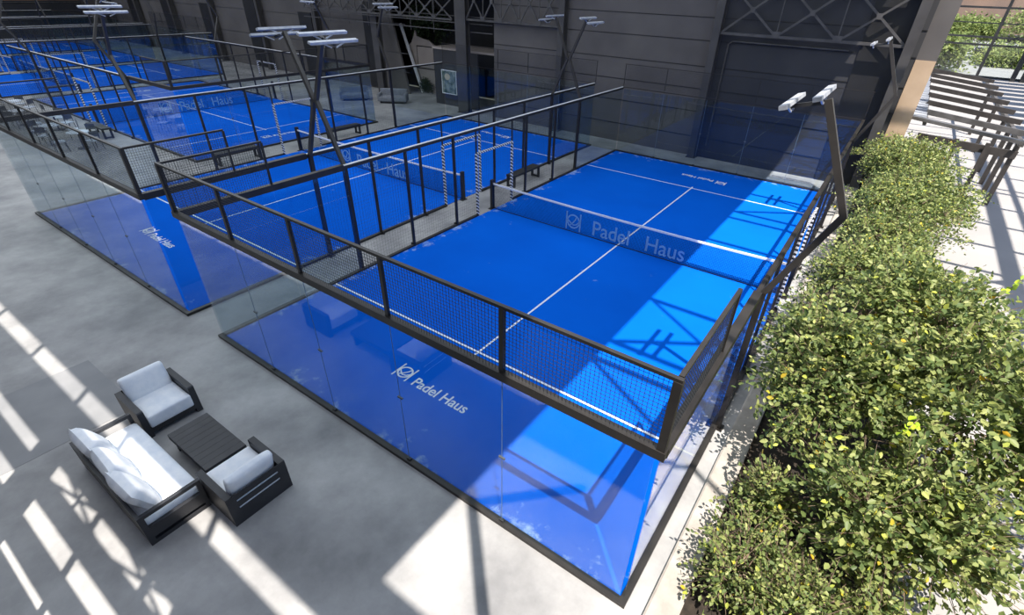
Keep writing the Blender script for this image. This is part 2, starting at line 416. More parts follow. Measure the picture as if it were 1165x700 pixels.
def make_enclosure():
    r = empty('court_enclosure')
    S = M['steel']
    # base frame along the ground: two ends, four side pieces leaving the gates open
    for (y0, y1) in ((-0.10, 0.0), (20.0, 20.10)):
        MB().box(-0.1, 10.1, y0, y1, 0, 0.07).build('base_frame', S, r)
    for x0 in (-0.1, 10.0):
        for (y0, y1) in ((0, 9.1), (11.1, 20)):
            MB().box(x0, x0 + 0.1, y0, y1, 0, 0.07).build('base_frame', S, r)
    # glass at both ends, 2 m panels, 3 m tall
    for yy in (-0.045, 20.035):
        for i in range(5):
            MB().box(2 * i + 0.006, 2 * i + 1.994, yy, yy + 0.01, 0.06, 2.93).build('glass_panel', M['glass'], r)
        sg = -1 if yy < 0 else 1
        for i in range(1, 5):
            mb = MB(); mb.box(2 * i - 0.05, 2 * i + 0.05, yy - 0.008, yy + 0.018, 1.485, 1.515)
            mb.build('glass_clamp', M['clamp'], r)
            MB().box(2 * i - 0.005, 2 * i + 0.005, yy + 0.002, yy + 0.008, 0.1, 2.93).build('glass_joint', M['joint'], r)
            mb = MB(); mb.box(2 * i - 0.04, 2 * i + 0.04, yy - 0.02, yy + 0.03, 0.06, 0.1)
            mb.build('foot_clamp', M['steel_dark'], r)
    # sides: 2 m of tall glass, then 2 m of 2 m glass
    for xx in (-0.045, 10.035):
        for (y0, y1, h) in ((0.006, 1.994, 2.93), (18.006, 19.994, 2.93), (2.006, 3.95, 2.95), (16.05, 17.994, 2.95)):
            MB().box(xx, xx + 0.01, y0, y1, 0.06, h).build('glass_panel', M['glass'], r)
    # top frame at 3 m (deep) and rail at 4 m
    for yc in (-0.04, 20.04):
        hw = 0.05 if yc < 0 else 0.014       # slim at the far end, deep at the near end
        MB().box(-0.1, 10.1, yc - hw, yc + hw, 2.93 if yc < 0 else 2.99, 3.05 if yc < 0 else 3.02).build('middle_rail', S, r)
        hw = 0.025 if yc < 0 else 0.014
        MB().box(-0.08, 10.08, yc - hw, yc + hw, 4.0 - hw * 1.6, 4.0).build('top_rail', S, r)
        mb = MB(); wire_panel(mb, 'x', yc, 0, 10, 3.05, 3.96); mb.build('wire_mesh', M['wire'], r)
        for i in range(6):
            w = 0.03 if 0 < i < 5 else 0.045
            if yc > 0: w = 0.014
            xc = 2 * i if 0 < i < 5 else (-0.04 if i == 0 else 10.04)
            MB().box(xc - w, xc + w, yc - w * 0.8, yc + w * 0.8, 3.05, 3.965).build('upper_post', S, r)
    for xc in (-0.04, 10.04):
        for (y0, y1) in ((0, 2),):
            MB().box(xc - 0.065, xc + 0.065, y0, 3.9, 2.91, 3.05).build('middle_rail', S, r)
            MB().box(xc - 0.025, xc + 0.025, y0, y1, 3.96, 4.0).build('top_rail', S, r)
            mb = MB(); wire_panel(mb, 'y', xc, y0, y1, 3.05, 3.96); mb.build('wire_mesh', M['wire'], r)
            ye = 2 if y0 == 0 else 18
            MB().box(xc - 0.02, xc + 0.02, ye - 0.02, ye + 0.02, 3.05, 3.96).build('upper_post', S, r)
        mb = MB(); mb.box(xc - 0.045, xc + 0.045, 3.9, 19.95, 2.93, 3.01); mb.build('side_rail', S, r)
        MB().box(xc - 0.03, xc + 0.03, 3.9, 19.95, 3.01, 3.03).build('rail_glint_strip', M['rail'], r)  # thin strip, its pale colour paints the glint along the dark rail
        for (y0, y1) in ((4, 6), (6, 8), (8, 9.1), (11.1, 12), (12, 14), (14, 16)):
            mb = MB(); wire_panel(mb, 'y', xc, y0, y1, 0.07, 2.96, step=0.1, w=0.0022); mb.build('wire_mesh', M['wire'], r)
        # posts down to the ground, each with a foot plate
        sg = -1 if xc < 5 else 1
        for y in (6, 8, 12, 14):
            mb = MB(); mb.box(xc - 0.03, xc + 0.03, y - 0.04, y + 0.04, 0.0, 2.96)
            mb.box(xc + sg * 0.03 - 0.07, xc + sg * 0.03 + 0.07, y - 0.07, y + 0.07, 0.0, 0.02)
            mb.box(xc + sg * 0.10 - 0.02, xc + sg * 0.10 + 0.03, y - 0.03, y + 0.03, 0.0, 0.1)
            mb.build('fence_post', S, r)
        # gate opening: padded striped posts and head
        for y in (9.1, 11.1):
            mb = MB(); mb.box(xc - 0.035, xc + 0.035, y - 0.035, y + 0.035, 0.02, 2.2); mb.build('padded_gate_post', M['stripe'], r)
            mb = MB(); mb.box(xc - 0.02, xc + 0.02, y - 0.02, y + 0.02, 2.2, 2.96); mb.build('gate_post_top', S, r)
        mb = MB(); mb.box(xc - 0.03, xc + 0.03, 9.1, 11.1, 2.17, 2.23); mb.build('padded_gate_head', M['stripe'], r)
        mb = MB(); wire_panel(mb, 'y', xc, 9.1, 11.1, 2.23, 2.96, step=0.1, w=0.0022); mb.build('wire_mesh', M['wire'], r)
    return r

def make_net():
    r = empty('court_net')
    for x in (-0.09, 10.09):
        mb = MB(); mb.box(x - 0.05, x + 0.05, 9.95 - 0.02, 10.05 + 0.02, 0, 1.08); mb.box(x - 0.09, x + 0.09, 9.86, 10.14, 0, 0.02)
        mb.build('net_post', M['steel'], r)
    # sagging net: sheet, tape, lower cord
    xs = np.linspace(-0.04, 10.04, 41)
    top = lambda x: 0.9 + 0.07 * ((x - 5) / 5) ** 2
    mb = MB()
    for x in xs: mb.v += [(x, 9.999, 0.04), (x, 9.999, top(x) - 0.03), (x, 10.001, top(x) - 0.03), (x, 10.001, 0.04)]
    for i in range(40):
        a = i * 4; b = a + 4
        mb.f += [(a, b, b + 1, a + 1), (a + 2, b + 2, b + 3, a + 3)]
    mb.build('net_mesh', M['net'], r)
    mb = MB()
    for x in xs: mb.v += [(x, 9.985, top(x) - 0.06), (x, 10.015, top(x) - 0.06), (x, 10.015, top(x)), (x, 9.985, top(x))]
    for i in range(40):
        a = i * 4; b = a + 4
        for k in range(4): mb.f.append((a + k, b + k, b + (k + 1) % 4, a + (k + 1) % 4))
    mb.build('net_tape', M['tape'], r)
    MB().box(-0.04, 10.04, 9.992, 10.008, 0.025, 0.045).build('bottom_cord', M['wire'], r)
    e = emblem(0.62, 0.05).build('net_emblem', M['netline'], r); e.rotation_euler = (PI / 2, 0, 0); e.location = (3.35, 9.975, 0.1)
    for wd, x in (('Padel', 4.05), ('Haus', 5.9)):
        t = text_mesh(wd, 0.74, 'net_word', M['netline'], r, 0.002, 0.004)
        t.rotation_euler = (PI / 2, 0, 0); t.location = (x, 9.975, 0.14); t.scale = (0.88, 0.95, 1)
    return r

def make_pole():
    """floodlight pole, local origin on the ground under the fence rail; leans out to -x and back"""
    r = empty('floodlight_pole')
    mb = MB(); mb.bar((0, 0, 0), (0, 0, 3.02), 0.10, 0.10); mb.box(-0.1, 0.1, -0.1, 0.1, 0, 0.02); mb.build('lower_column', M['steel'], r)
    mb = MB(); mb.bar((0, 0, 2.98), (-0.66, 0, 4.47), 0.09, 0.09, up=(0, 1, 0)); mb.bar((-0.66, 0, 4.43), (0.0, 0, 5.86), 0.09, 0.09, up=(0, 1, 0)); mb.build('bent_arm', M['arm'], r)
    mb = MB(); mb.bar((-0.04, 0, 5.84), (0.42, 0, 5.72), 0.05, 0.05); mb.build('crossbar', M['steel_dark'], r)
    for (x, z) in ((0.06, 5.93), (0.40, 5.79)):
        mb = MB(); mb.bar((x, -0.62, z), (x, 0.62, z), 0.095, 0.05, up=(0.3, 0, 1))
        for yy in (-0.3, 0.3): mb.bar((x, yy, z - 0.02), (x - 0.02, yy * 0.2, z - 0.12), 0.025)
        lp = mb.build('lamp_head', M['lamp'], r)
        mb = MB(); mb.bar((x + 0.008, -0.59, z - 0.03), (x + 0.008, 0.59, z - 0.03), 0.07, 0.012, up=(0.3, 0, 1)); mb.build('lamp_lens', M['lens'], lp)
    return r

courts = [  # location, rotation, description
    ((0, 0, 0), 0.0, 'nearest court on the right'),
    ((-11.6, 0, 0), 0.0, 'second court, left of the nearest'),
    ((-13.5, 6.1, 0), PI / 2, 'sideways court, beyond the second'),
    ((-45.3, -1, 0), 0.0, 'fourth court, behind the sideways'),
    ((-57.0, -1, 0), 0.0, 'fifth court, one before the farthest'),
    ((-68.7, -1, 0), 0.0, 'farthest court, against the end wall'),
]
turf0 = make_turf(); enc0 = make_enclosure(); net0 = make_net(); pole0 = make_pole()
first_pole = True
for ci, (loc, rz, desc) in enumerate(courts):
    for src, label, cat, grp in ((turf0, 'bright blue turf with white lines on the %s', 'court turf', 'blue court surfaces'),
                                 (enc0, 'black steel, glass and mesh enclosure of the %s', 'court enclosure', 'court enclosures'),
                                 (net0, 'low net with white top tape across the %s', 'net', 'court nets')):
        o = src if ci == 0 else copy_tree(src)
        o.location = loc; o.rotation_euler = (0, 0, rz)
        tag(o, label % desc, cat, grp)
    c, s = math.cos(rz), math.sin(rz)
    near = {(0, 4): 'near left', (0, 16): 'far left', (1, 4): 'near right', (1, 16): 'far right'}
    if rz: near = {(0, 4): 'near right', (0, 16): 'near left', (1, 4): 'far right', (1, 16): 'far left'}
    for (side, y) in ((0, 4), (0, 16), (1, 4), (1, 16)):
        o = pole0 if first_pole else copy_tree(pole0); first_pole = False
        lx = -0.1 if side == 0 else 10.1
        o.location = (loc[0] + c * lx - s * y, loc[1] + s * lx + c * y, 0)
        o.rotation_euler = (0, 0, rz + (PI if side else 0))
        tag(o, 'bent black floodlight pole at the %s of the %s' % (near[(side, y)], desc.split(',')[0]), 'light pole', 'court floodlight poles')

# no painted glint on the nearest court's outdoor-side rail: strip darkened like its posts
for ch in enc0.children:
    if ch.name.startswith('rail_glint_strip') and ch.data.vertices[0].co.x > 5:
        ch.data = ch.data.copy(); ch.data.materials[0] = M['steel']; ch['label'] = 'dark rail top strip without painted glint'
# ------------------------------------------------------------------ ground
struct(MB().box(-74, 10.345, -6.2, 26, -0.2, 0).build('floor', M['floor']))
struct(MB().box(13.1, 60, -6.2, 74, -0.2, 0).build('floor', M['terrace']))
struct(MB().box(10.345, 13.1, 24, 74, -0.2, 0).build('floor', M['terrace']))
struct(MB().box(-30, 90, 74, 190, -0.3, -0.01).build('ground', M['terrace']))
struct(MB().box(-1.45, 0.86, -6.1, -2.16, 0, 0.004).build('trim_1', M['slab']))
struct(MB().prism([(10.34, -0.05), (10.74, -0.05), (10.74, 0.075), (10.72, 0.09), (10.37, 0.09), (10.34, 0.07)], 'y', -6.2, 24).build('trim_2', M['curb']))
struct(MB().box(13.06, 13.2, -6.2, 24, -0.05, 0.07).build('trim_3', M['curb']))
tag(MB().box(10.74, 13.06, -6.2, 24, -0.2, -0.02).build('planting_bed', M['soil']), kind='structure')
# joints sawn in the terrace
mb = MB()
# ------------------------------------------------------------------ rear wall
struct(MB().box(3.35, 10.9, 21.9, 22.2, 0, 12.9).build('wall_rear', M['wall']))
struct(MB().box(-9.3, 3.35, 21.9, 22.2, 0, 12.9).build('wall_rear.005', M['wall_brown']))
mb = MB()
for z in (0.9, 2.05, 3.05, 4.0, 5.05, 5.95, 7.0):
    mb.box(-9.3, 10.9, 21.885, 21.9, z, z + 0.03)
struct(mb.build('trim_4', M['black']))
struct(MB().box(10.9, 11.55, 21.9, 22.3, 5.0, 12.9).build('wall_rear.001', M['wall_brown']))
struct(MB().box(10.9, 11.55, 21.88, 22.3, 0, 5.0).build('wall_rear.002', M['tan']))
# conduit and mid rail on the rear wall
mb = MB(); mb.tube([(3.9, 21.8, 0.6), (3.9, 21.8, 5.0), (4.05, 21.8, 5.12), (8.6, 21.8, 5.12)], 0.035); 
tag(mb.build('wall_conduit', M['truss']), 'thin grey conduit bent along the dark rear wall below the truss', 'pipe')
def column(x, y, top=12.9, w=0.34, label=''):
    r = empty('steel_column', (x, y, 0))
    MB().box(-w / 2, w / 2, -0.22, -0.19, 0.02, top).build('front_flange', M['pillar'], r)
    MB().box(-w / 2, w / 2, 0.15, 0.18, 0.02, top).build('rear_flange', M['pillar'], r)
    MB().box(-0.02, 0.02, -0.19, 0.15, 0.02, top).build('web', M['pillar'], r)
    MB().box(-w / 2 - 0.06, w / 2 + 0.06, -0.28, 0.2, 0, 0.025).build('base_plate', M['steel_dark'], r)
    tag(r, label, 'column', 'steel columns along the dark rear wall')
    return r
for x, lab in ((10.55, 'steel column at the right end of the dark rear wall beside the tan plaster'),
               (3.35, 'steel column on the rear wall behind the nearest court'),
               (-4.6, 'steel column on the rear wall between nearest and second court'),
               (-11.45, 'thick steel column in front of the grey partition with the poster')):
    column(x, 21.66, w=0.8 if x < -10 else 0.34, label=lab)
struct(MB().box(8.95, 10.4, 21.86, 21.9, 0, 12.8).build('trim_9', M['black']))
mb = MB()
for z, y in ((4.92, 21.9), (4.5, 21.9), (5.25, 22.1)): mb.bar((-27, y, z), (-9.4, y, z), 0.05, 0.05)
for x in range(-26, -10, 2): mb.bar((x, 21.92, 4.3), (x, 21.92, 6.2), 0.03, 0.03)
struct(mb.build('trim_10', M['truss']))

def truss(x0, x1, y, zb, zt, n, label, rails=False):
    r = empty('lattice_truss', (x0, y, 0)); L_ = x1 - x0
    MB().bar((0, 0, zb), (L_, 0, zb), 0.12, 0.1).build('bottom_chord', M['truss'], r)
    MB().bar((0, 0, zt), (L_, 0, zt), 0.12, 0.1).build('top_chord', M['truss'], r)
    for i in range(n):
        a = L_ * i / n; b = L_ * (i + 1) / n
        MB().bar((a, -0.02, zb), (b, -0.02, zt), 0.05, 0.08).build('brace', M['truss'], r)
        MB().bar((a, 0.02, zt), (b, 0.02, zb), 0.05, 0.08).build('brace', M['truss'], r)
        mb = MB(); mb.box((a + b) / 2 - 0.1, (a + b) / 2 + 0.1, -0.06, -0.045, (zb + zt) / 2 - 0.1, (zb + zt) / 2 + 0.1); mb.build('gusset', M['truss'], r)
        if i:
            MB().bar((a, 0, zb), (a, 0, zt), 0.04, 0.04).build('upright', M['truss'], r)
            MB().box(a - 0.16, a + 0.16, -0.075, -0.055, zb - 0.02, zb + 0.2).build('gusset', M['truss'], r)
    tag(r, label, 'truss', 'wall trusses')
truss(3.5, 10.4, 21.6, 5.42, 7.25, 3, 'cross-braced steel truss on the rear wall behind the nearest court')
truss(-11.1, -4.8, 21.6, 5.15, 7.0, 5, 'zigzag steel truss on the rear wall above the second court')
truss(-27.0, -12.5, 21.95, 5.05, 6.1, 10, 'long lattice truss above the beige recess and grey partition')

# recess, partition, left part of the hall
struct(MB().prism([(-74, 0), (-18.45, 0), (-19.6, 4.6), (-19.6, 12.9), (-74, 12.9)], 'y', 23.6, 23.75).build('wall_rear.003', M['wall_brown']))
struct(MB().box(-22, -9, 26.4, 26.6, 0, 12.9).build('wall_rear.004', M['black']))
struct(MB().box(-9.3, -9.1, 22.2, 26.4, 0, 12.9).build('wall_right_recess', M['wall']))
struct(MB().box(-22.2, -22.0, 23.75, 26.6, 0, 12.9).build('wall_left_recess', M['black']))
struct(MB().box(-18.3, -9.3, 21.95, 22.15, 6.2, 12.9).build('wall_rear.006', M['wall_brown']))
mb = MB()
mb.prism([(-18.2, 0), (-14.6, 0), (-14.6, 3.0), (-16.6, 3.02), (-17.2, 3.2), (-17.6, 3.42), (-18.2, 3.5), (-18.75, 3.62), (-18.88, 3.98), (-19.05, 3.6), (-19.3, 3.2), (-19.6, 3.0), (-19.95, 2.85)], 'y', 25.0, 25.12)
tag(mb.build('mural_screen', M['beige']), 'beige plaster screen with a peaked wavy top in the rear recess', 'screen')
tag(MB().box(-18.7, -17.15, 24.93, 24.97, 1.65, 3.0).build('framed_panel', M['beige']), 'square beige framed panel mounted on the peaked screen', 'panel')
mb = MB()
for a in ((-19.2, -17.1, 1.6, 1.65), (-18.75, -17.1, 3.0, 3.05), (-18.75, -18.7, 1.6, 3.05)):
    mb.box(a[0], a[1], 24.92, 24.98, a[2], a[3])
struct(mb.build('trim_5', M['black']))
tag(MB().bar((-18.22, 24.7, 0), (-19.95, 24.7, 4.35), 0.14, 0.16, up=(0, 1, 0)).build('white_post', M['tape']), 'slim leaning white post at the left edge of the rear recess', 'post')
r = empty('partition_box', (0, 0, 0))
MB().box(-14.9, -11.2, 22.65, 22.75, 0, 3.3).build('front_panel', M['wall'], r)
MB().box(-14.9, -14.8, 22.75, 24.9, 0, 3.3).build('side_panel', M['wall'], r)
MB().box(-14.95, -9.35, 22.6, 24.95, 3.3, 3.42).build('cap', M['beige'], r)
tag(r, 'dark grey partition box with beige cap carrying a poster', 'partition')
r = empty('wall_poster', (0, 0, 0))
MB().box(-14.2, -13.0, 22.6, 22.64, 0.75, 2.1).build('print', M['poster'], r)
MB().prism([(-13.75 + 0.24 * math.cos(t), 1.75 + 0.2 * math.sin(t)) for t in np.linspace(0, 2 * PI, 14)[:-1]], 'y', 22.59, 22.6).build('pale_shape', M['cream'], r)
mb = MB()
for a in ((-14.24, -12.96, 0.71, 0.75), (-14.24, -12.96, 2.1, 2.14), (-14.24, -14.2, 0.75, 2.1), (-13.0, -12.96, 0.75, 2.1)): mb.box(a[0], a[1], 22.58, 22.64, a[2], a[3])
mb.build('picture_frame', M['tape'], r)
tag(r, 'green poster with a pale blotch on the grey partition', 'poster')

mb = MB()
for z in (1.4, 2.6, 4.4): mb.box(-70, -18.3, 23.58, 23.6, z, z + 0.05)
struct(mb.build('trim_6', M['truss']))
k = 0
words_ = ['first', 'second', 'third', 'fourth', 'fifth', 'sixth', 'seventh']
for x in (-19.9, -27.6, -35.2, -42.8, -50.4, -58, -65):
    column(x, 23.3 if k else 22.45, w=0.34 if k else 0.6, label='dark steel column, %s leftward from the white post on the rear wall' % words_[k])
    struct(MB().box(x - 2.6, x - 1.0, 23.52, 23.6, 0.1, 4.6 if k % 2 else 5.6).build('door_%d' % (k + 1), M['black']))
    k += 1

# banded end wall
struct(MB().box(-74.3, -74, -6.2, 26, 0, 3.7).build('wall_left', M['wall']))
struct(MB().box(-74.3, -74, -6.2, 26, 3.7, 12.9).build('wall_left.001', M['orange']))
mb = MB()
for z in (0.95, 1.8, 2.65, 3.5): mb.box(-74, -73.9, -6.2, 26, z, z + 0.07)
struct(mb.build('trim_7', M['railgrey']))

# ------------------------------------------------------------------ front wall with window bands, roof
YW = -5.6
def wall_with_bands():
    mb = MB(); H = 12.9
    bands = [(3.4, 4.02), (4.62, 5.63), (6.22, 7.15), (9.25, 10.5)]
    zs = [0.0]
    for a, b in bands: zs += [a, b]
    zs.append(H)
    for i in range(0, len(zs), 2): mb.box(-74, 24, YW - 0.12, YW + 0.0, zs[i], zs[i + 1])
    for bi, (a, b) in enumerate(bands):
        # solid pieces of the band
        if bi == 3: solids = [(-74, -12), (10.2, 24)]
        else: solids = [(-74, -6), (2.62, 3.42), (7.4, 24)]
        for s0, s1 in solids: mb.box(s0, s1, YW - 0.12, YW, a, b)
        if bi == 3: mull = [-2.1 + 2.4 * k for k in range(-4, 5)]
        else: mull = [0.2 - 2.4 * k for k in range(3)] + [5.05, 6.7]
        for m_ in mull: mb.box(m_ - 0.05, m_ + 0.05, YW - 0.08, YW - 0.02, a, b)
    for c_ in (4.42, 6.62, -0.9):
        for sg in (-1, 1):
            mb.bar((c_ - 1.25, YW - 0.06, 6.75 - sg * 0.62), (c_ + 1.25, YW - 0.06, 6.75 + sg * 0.62), 0.03, 0.06)
        mb.bar((c_, YW - 0.06, 6.2), (c_, YW - 0.06, 7.2), 0.03, 0.06)
    return mb
struct(wall_with_bands().build('wall_front', M['wall_brown']))
struct(MB().box(-74.3, 11.1, -5.6, 26.6, 12.9, 13.1).build('ceiling', M['roofgrey']))
# open roof framing right of the solid roof
mb = MB()
ys = [y - 3.9 for y in (4.45, 5.25, 7.6, 10.1, 12.4, 14.8, 15.5, 17.9, 20.4, 22.8, 25.2, 25.9, 28.2, 31, 34, 37)]
for y in ys: mb.box(11.1, 22.6, y - 0.06, y + 0.06, 12.75, 12.95)
for y0, y1 in ((0.45, -1.5), (1.35, 3.7), (3.7, 1.35), (11.6, 14.0), (22, 19.5)):
    mb.bar((11.1, y0, 12.85), (14.6, y1, 12.85), 0.1, 0.12)
for y0, y1 in ((8.5, 11.5), (12, 9), (19.0, 16.5)):
    mb.bar((16.2, y0, 12.85), (19.5, y1, 12.85), 0.1, 0.12)
mb.box(19.1, 19.55, -5.6, 33.2, 12.6, 12.9); mb.box(20.1, 20.25, -5.6, 33.2, 12.6, 12.9); mb.box(22.4, 22.6, -5.6, 33.2, 12.6, 12.9)
struct(mb.build('ceiling_beams', M['steel_dark']))
mb = MB(); mb.box(11.05, 11.17, -3.82, -3.68, 8.0, 12.92)  # unseen hanger above the camera, added for its shadow stripe on the floor
struct(mb.build('shadow_hanger', M['steel_dark']))

# ------------------------------------------------------------------ lounge furniture
def armchair(name='outdoor_armchair'):
    """faces +x; origin at the rear left corner on the floor, 0.9 deep, 0.95 wide"""
    r = empty(name); F = M['frame_black']
    Dp, W, H = 0.86, 0.94, 0.60
    for y0 in (0.0, W - 0.1):
        mb = MB(); mb.prism([(0.0, 0.0), (Dp, 0.0), (Dp, H - 0.02), (Dp - 0.02, H), (0.0, H)], 'y', y0, y0 + 0.1)
        mb.build('armrest', F, r)
    mb = MB()
    for z0, z1 in ((0.0, 0.29), (0.335, 0.44), (0.485, 0.6)): mb.box(-0.012, 0.0, 0.0, W, z0, z1)
    mb.box(-0.012, 0.0, 0.0, 0.14, 0.28, 0.6); mb.box(-0.012, 0.0, W - 0.14, W, 0.28, 0.6)
    mb.build('backrest', F, r)
    MB().box(0.005, Dp - 0.01, 0.1, W - 0.1, 0.08, 0.19).build('seat_base', F, r)
    MB().rbox(0.005, Dp + 0.02, 0.105, W - 0.105, 0.19, 0.45, 0.03, 0.02).build('seat_cushion', M['cushion'], r, True)
    o = MB().rbox(-0.07, 0.07, 0.11, W - 0.11, -0.25, 0.25, 0.05, 0.03).build('back_cushion', M['cushion'], r, True)
    o.location = (0.13, 0, 0.64); o.rotation_euler = (0, -0.28, 0)
    return r
ch1 = armchair(); ch1.location = (1.07, -2.41, 0)
tag(ch1, 'black armchair with white cushions at the far left of the low table', 'armchair', 'black lounge armchairs')
ch2 = copy_tree(ch1); ch2.location = (4.80, -1.50, 0); ch2.rotation_euler = (0, 0, PI)
tag(ch2, 'black armchair at the right end of the low table, slotted back towards us', 'armchair', 'black lounge armchairs')

r = empty('outdoor_sofa', (1.77, -3.31, 0)); F = M['frame_black']; W, Dp = 2.36, 0.85
MB().box(0.06, W - 0.06, 0.04, Dp, 0.1, 0.27).build('seat_base', F, r)
mb = MB(); mb.box(0.06, W - 0.06, 0.0, 0.04, 0.05, 0.3); mb.box(0.06, W - 0.06, 0, 0.04, 0.36, 0.44); mb.box(0.06, W - 0.06, 0, 0.05, 0.52, 0.6); mb.build('backrest', F, r)
for x0 in (0.0, W - 0.06):
    mb = MB()
    mb.box(x0, x0 + 0.06, 0, Dp, 0.54, 0.60); mb.box(x0, x0 + 0.06, 0, 0.08, 0, 0.54); mb.box(x0, x0 + 0.06, Dp - 0.06, Dp, 0, 0.54)
    mb.box(x0, x0 + 0.06, 0.08, Dp - 0.06, 0.13, 0.34); mb.box(x0, x0 + 0.06, 0.08, Dp - 0.06, 0.0, 0.07)
    mb.build('armrest', F, r)
MB().rbox(0.07, W - 0.07, 0.06, Dp + 0.01, 0.27, 0.44, 0.06, 0.02).build('seat_cushion', M['cushion'], r, True)
tag(r, 'long black sofa with white seat cushion facing the low table', 'sofa')
def pillow(w, h, t):
    mb = MB(); N = 14
    for sgn in (1, -1):
        base = len(mb.v)
        for i in range(N + 1):
            for j in range(N + 1):
                u = -1 + 2 * i / N; v = -1 + 2 * j / N
                pin = 1 - 0.07 * (1 - abs(v) ** 2) * abs(u) - 0.0
                pin2 = 1 - 0.07 * (1 - abs(u) ** 2) * abs(v)
                k = (max(0, 1 - u ** 4) * max(0, 1 - v ** 4)) ** 0.5
                mb.v.append((u * w / 2 * pin, sgn * t / 2 * k, v * h / 2 * pin2))
        for i in range(N):
            for j in range(N):
                a = base + i * (N + 1) + j
                q = (a, a + 1, a + N + 2, a + N + 1)
                mb.f.append(q if sgn > 0 else q[::-1])
    return mb
pil = pillow(0.78, 0.56, 0.27)
spots = ((2.24, -3.10, 0.02, 'left'), (2.94, -3.08, -0.03, 'middle'), (3.62, -3.11, 0.04, 'right'))
p0 = None
for (x, y, a, wd) in spots:
    if p0 is None: o = p0 = pil.build('sofa_pillow', M['cushion'], None, True)
    else: o = p0.copy(); COL.objects.link(o)
    o.location = (x, y, 0.66); o.rotation_euler = (0.42, 0, a)
    tag(o, '%s back pillow of the three pale pillows leaning on the long sofa' % wd, 'pillow', 'pale pillows on the sofa')

r = empty('coffee_table', (2.56, -2.27, 0))
mb = MB()
for i in range(9): mb.box(i * 1.26 / 9 + 0.002, (i + 1) * 1.26 / 9 - 0.002, 0, 0.66, 0.365, 0.395)
mb.build('tabletop', F, r)
for x0 in (0.02, 1.18):
    MB().box(x0, x0 + 0.06, 0.04, 0.62, 0, 0.28).build('end_panel', F, r)
MB().box(0.0, 1.26, 0.0, 0.03, 0.29, 0.365).build('apron', F, r); MB().box(0.0, 1.26, 0.63, 0.66, 0.29, 0.365).build('apron', F, r)
MB().box(0.0, 0.03, 0.03, 0.63, 0.28, 0.365).build('apron', F, r); MB().box(1.23, 1.26, 0.03, 0.63, 0.28, 0.365).build('apron', F, r)
tag(r, 'low black slatted coffee table between the two armchairs', 'coffee table')

# benches between the courts
def bench():
    r = empty('court_bench')
    MB().box(-0.2, 0.2, -0.95, 0.95, 0.42, 0.5).build('seat', M['steel_dark'], r)
    for y in (-0.88, 0.88):
        mb = MB(); mb.box(-0.2, -0.12, y - 0.04, y + 0.04, 0, 0.42); mb.box(0.12, 0.2, y - 0.04, y + 0.04, 0, 0.42); mb.box(-0.12, 0.12, y - 0.03, y + 0.03, 0.02, 0.08); mb.build('leg_frame', M['steel_dark'], r)
    return r
b0 = None
for (x, y, rz, lab) in ((-12.3, 7.3, 0, 'black bench left of the second court, nearer of the two there'),
                        (-12.3, 13.0, 0, 'black bench left of the second court, beyond its net'),
                        (-0.95, 13.2, 0, 'black bench in the gap between nearest and second court beyond the net'),
                        (-21.2, 5.3, PI / 2, 'black bench on the near side of the sideways court'),
                        (-34.4, 8.0, 0, 'black bench in the gap behind the sideways court')):
    o = b0 = bench() if b0 is None else b0
    if o.location.length > 0: o = copy_tree(b0)
    o.location = (x, y, 0); o.rotation_euler = (0, 0, rz)
    tag(o, lab, 'bench', 'black court benches')

# terrace tables beyond the second court
def bistro_chair():
    r = empty('patio_chair')
    MB().rbox(-0.22, 0.22, -0.21, 0.21, 0.42, 0.47, 0.02, 0, 4).build('seat', M['tablewhite'], r, True)
    mb = MB(); mb.box(-0.23, -0.2, -0.2, 0.2, 0.62, 0.86); mb.build('backrest', M['chairdark'], r)
    for sx in (-1, 1):
        for sy in (-1, 1):
            MB().tube([(sx * 0.19, sy * 0.18, 0.44), (sx * 0.23, sy * 0.21, 0)], 0.014, 5).build('leg', M['chairdark'], r)
    for sy in (-1, 1): MB().tube([(-0.2, sy * 0.19, 0.44), (-0.22, sy * 0.19, 0.86)], 0.014, 5).build('back_post', M['chairdark'], r)
    return r
def bistro_table():
    r = empty('patio_table')
    MB().tube([(0, 0, 0.71), (0, 0, 0.74)], 0.42, 24).build('tabletop', M['tablewhite'], r)
    MB().tube([(0, 0, 0.03), (0, 0, 0.71)], 0.035, 8).build('stem', M['chairdark'], r)
    MB().tube([(0, 0, 0.0), (0, 0, 0.03)], 0.25, 16).build('base', M['chairdark'], r)
    return r
c0 = bistro_chair(); t0 = bistro_table(); uc = ut = False
spots_t = [(-29.2, 4.2), (-26.3, 3.7), (-23.9, 4.4), (-21.6, 3.6), (-19.3, 3.9)]
order = ['leftmost', 'second from left', 'middle', 'fourth from left', 'rightmost']
for i, (x, y) in enumerate(spots_t):
    t = copy_tree(t0) if ut else t0; ut = True
    t.location = (x, y, 0); tag(t, '%s of the five round white tables beyond the second court' % order[i], 'table', 'round patio tables')
    for j, a in enumerate((0.6 + i, 2.6 + i, 4.6 + i)):
        c = copy_tree(c0) if uc else c0; uc = True
        c.location = (x + 0.78 * math.cos(a), y + 0.78 * math.sin(a), 0); c.rotation_euler = (0, 0, a + PI)
        tag(c, 'pale dark-framed patio chair around the %s round table' % order[i], 'chair', 'patio chairs around the %s table' % order[i])

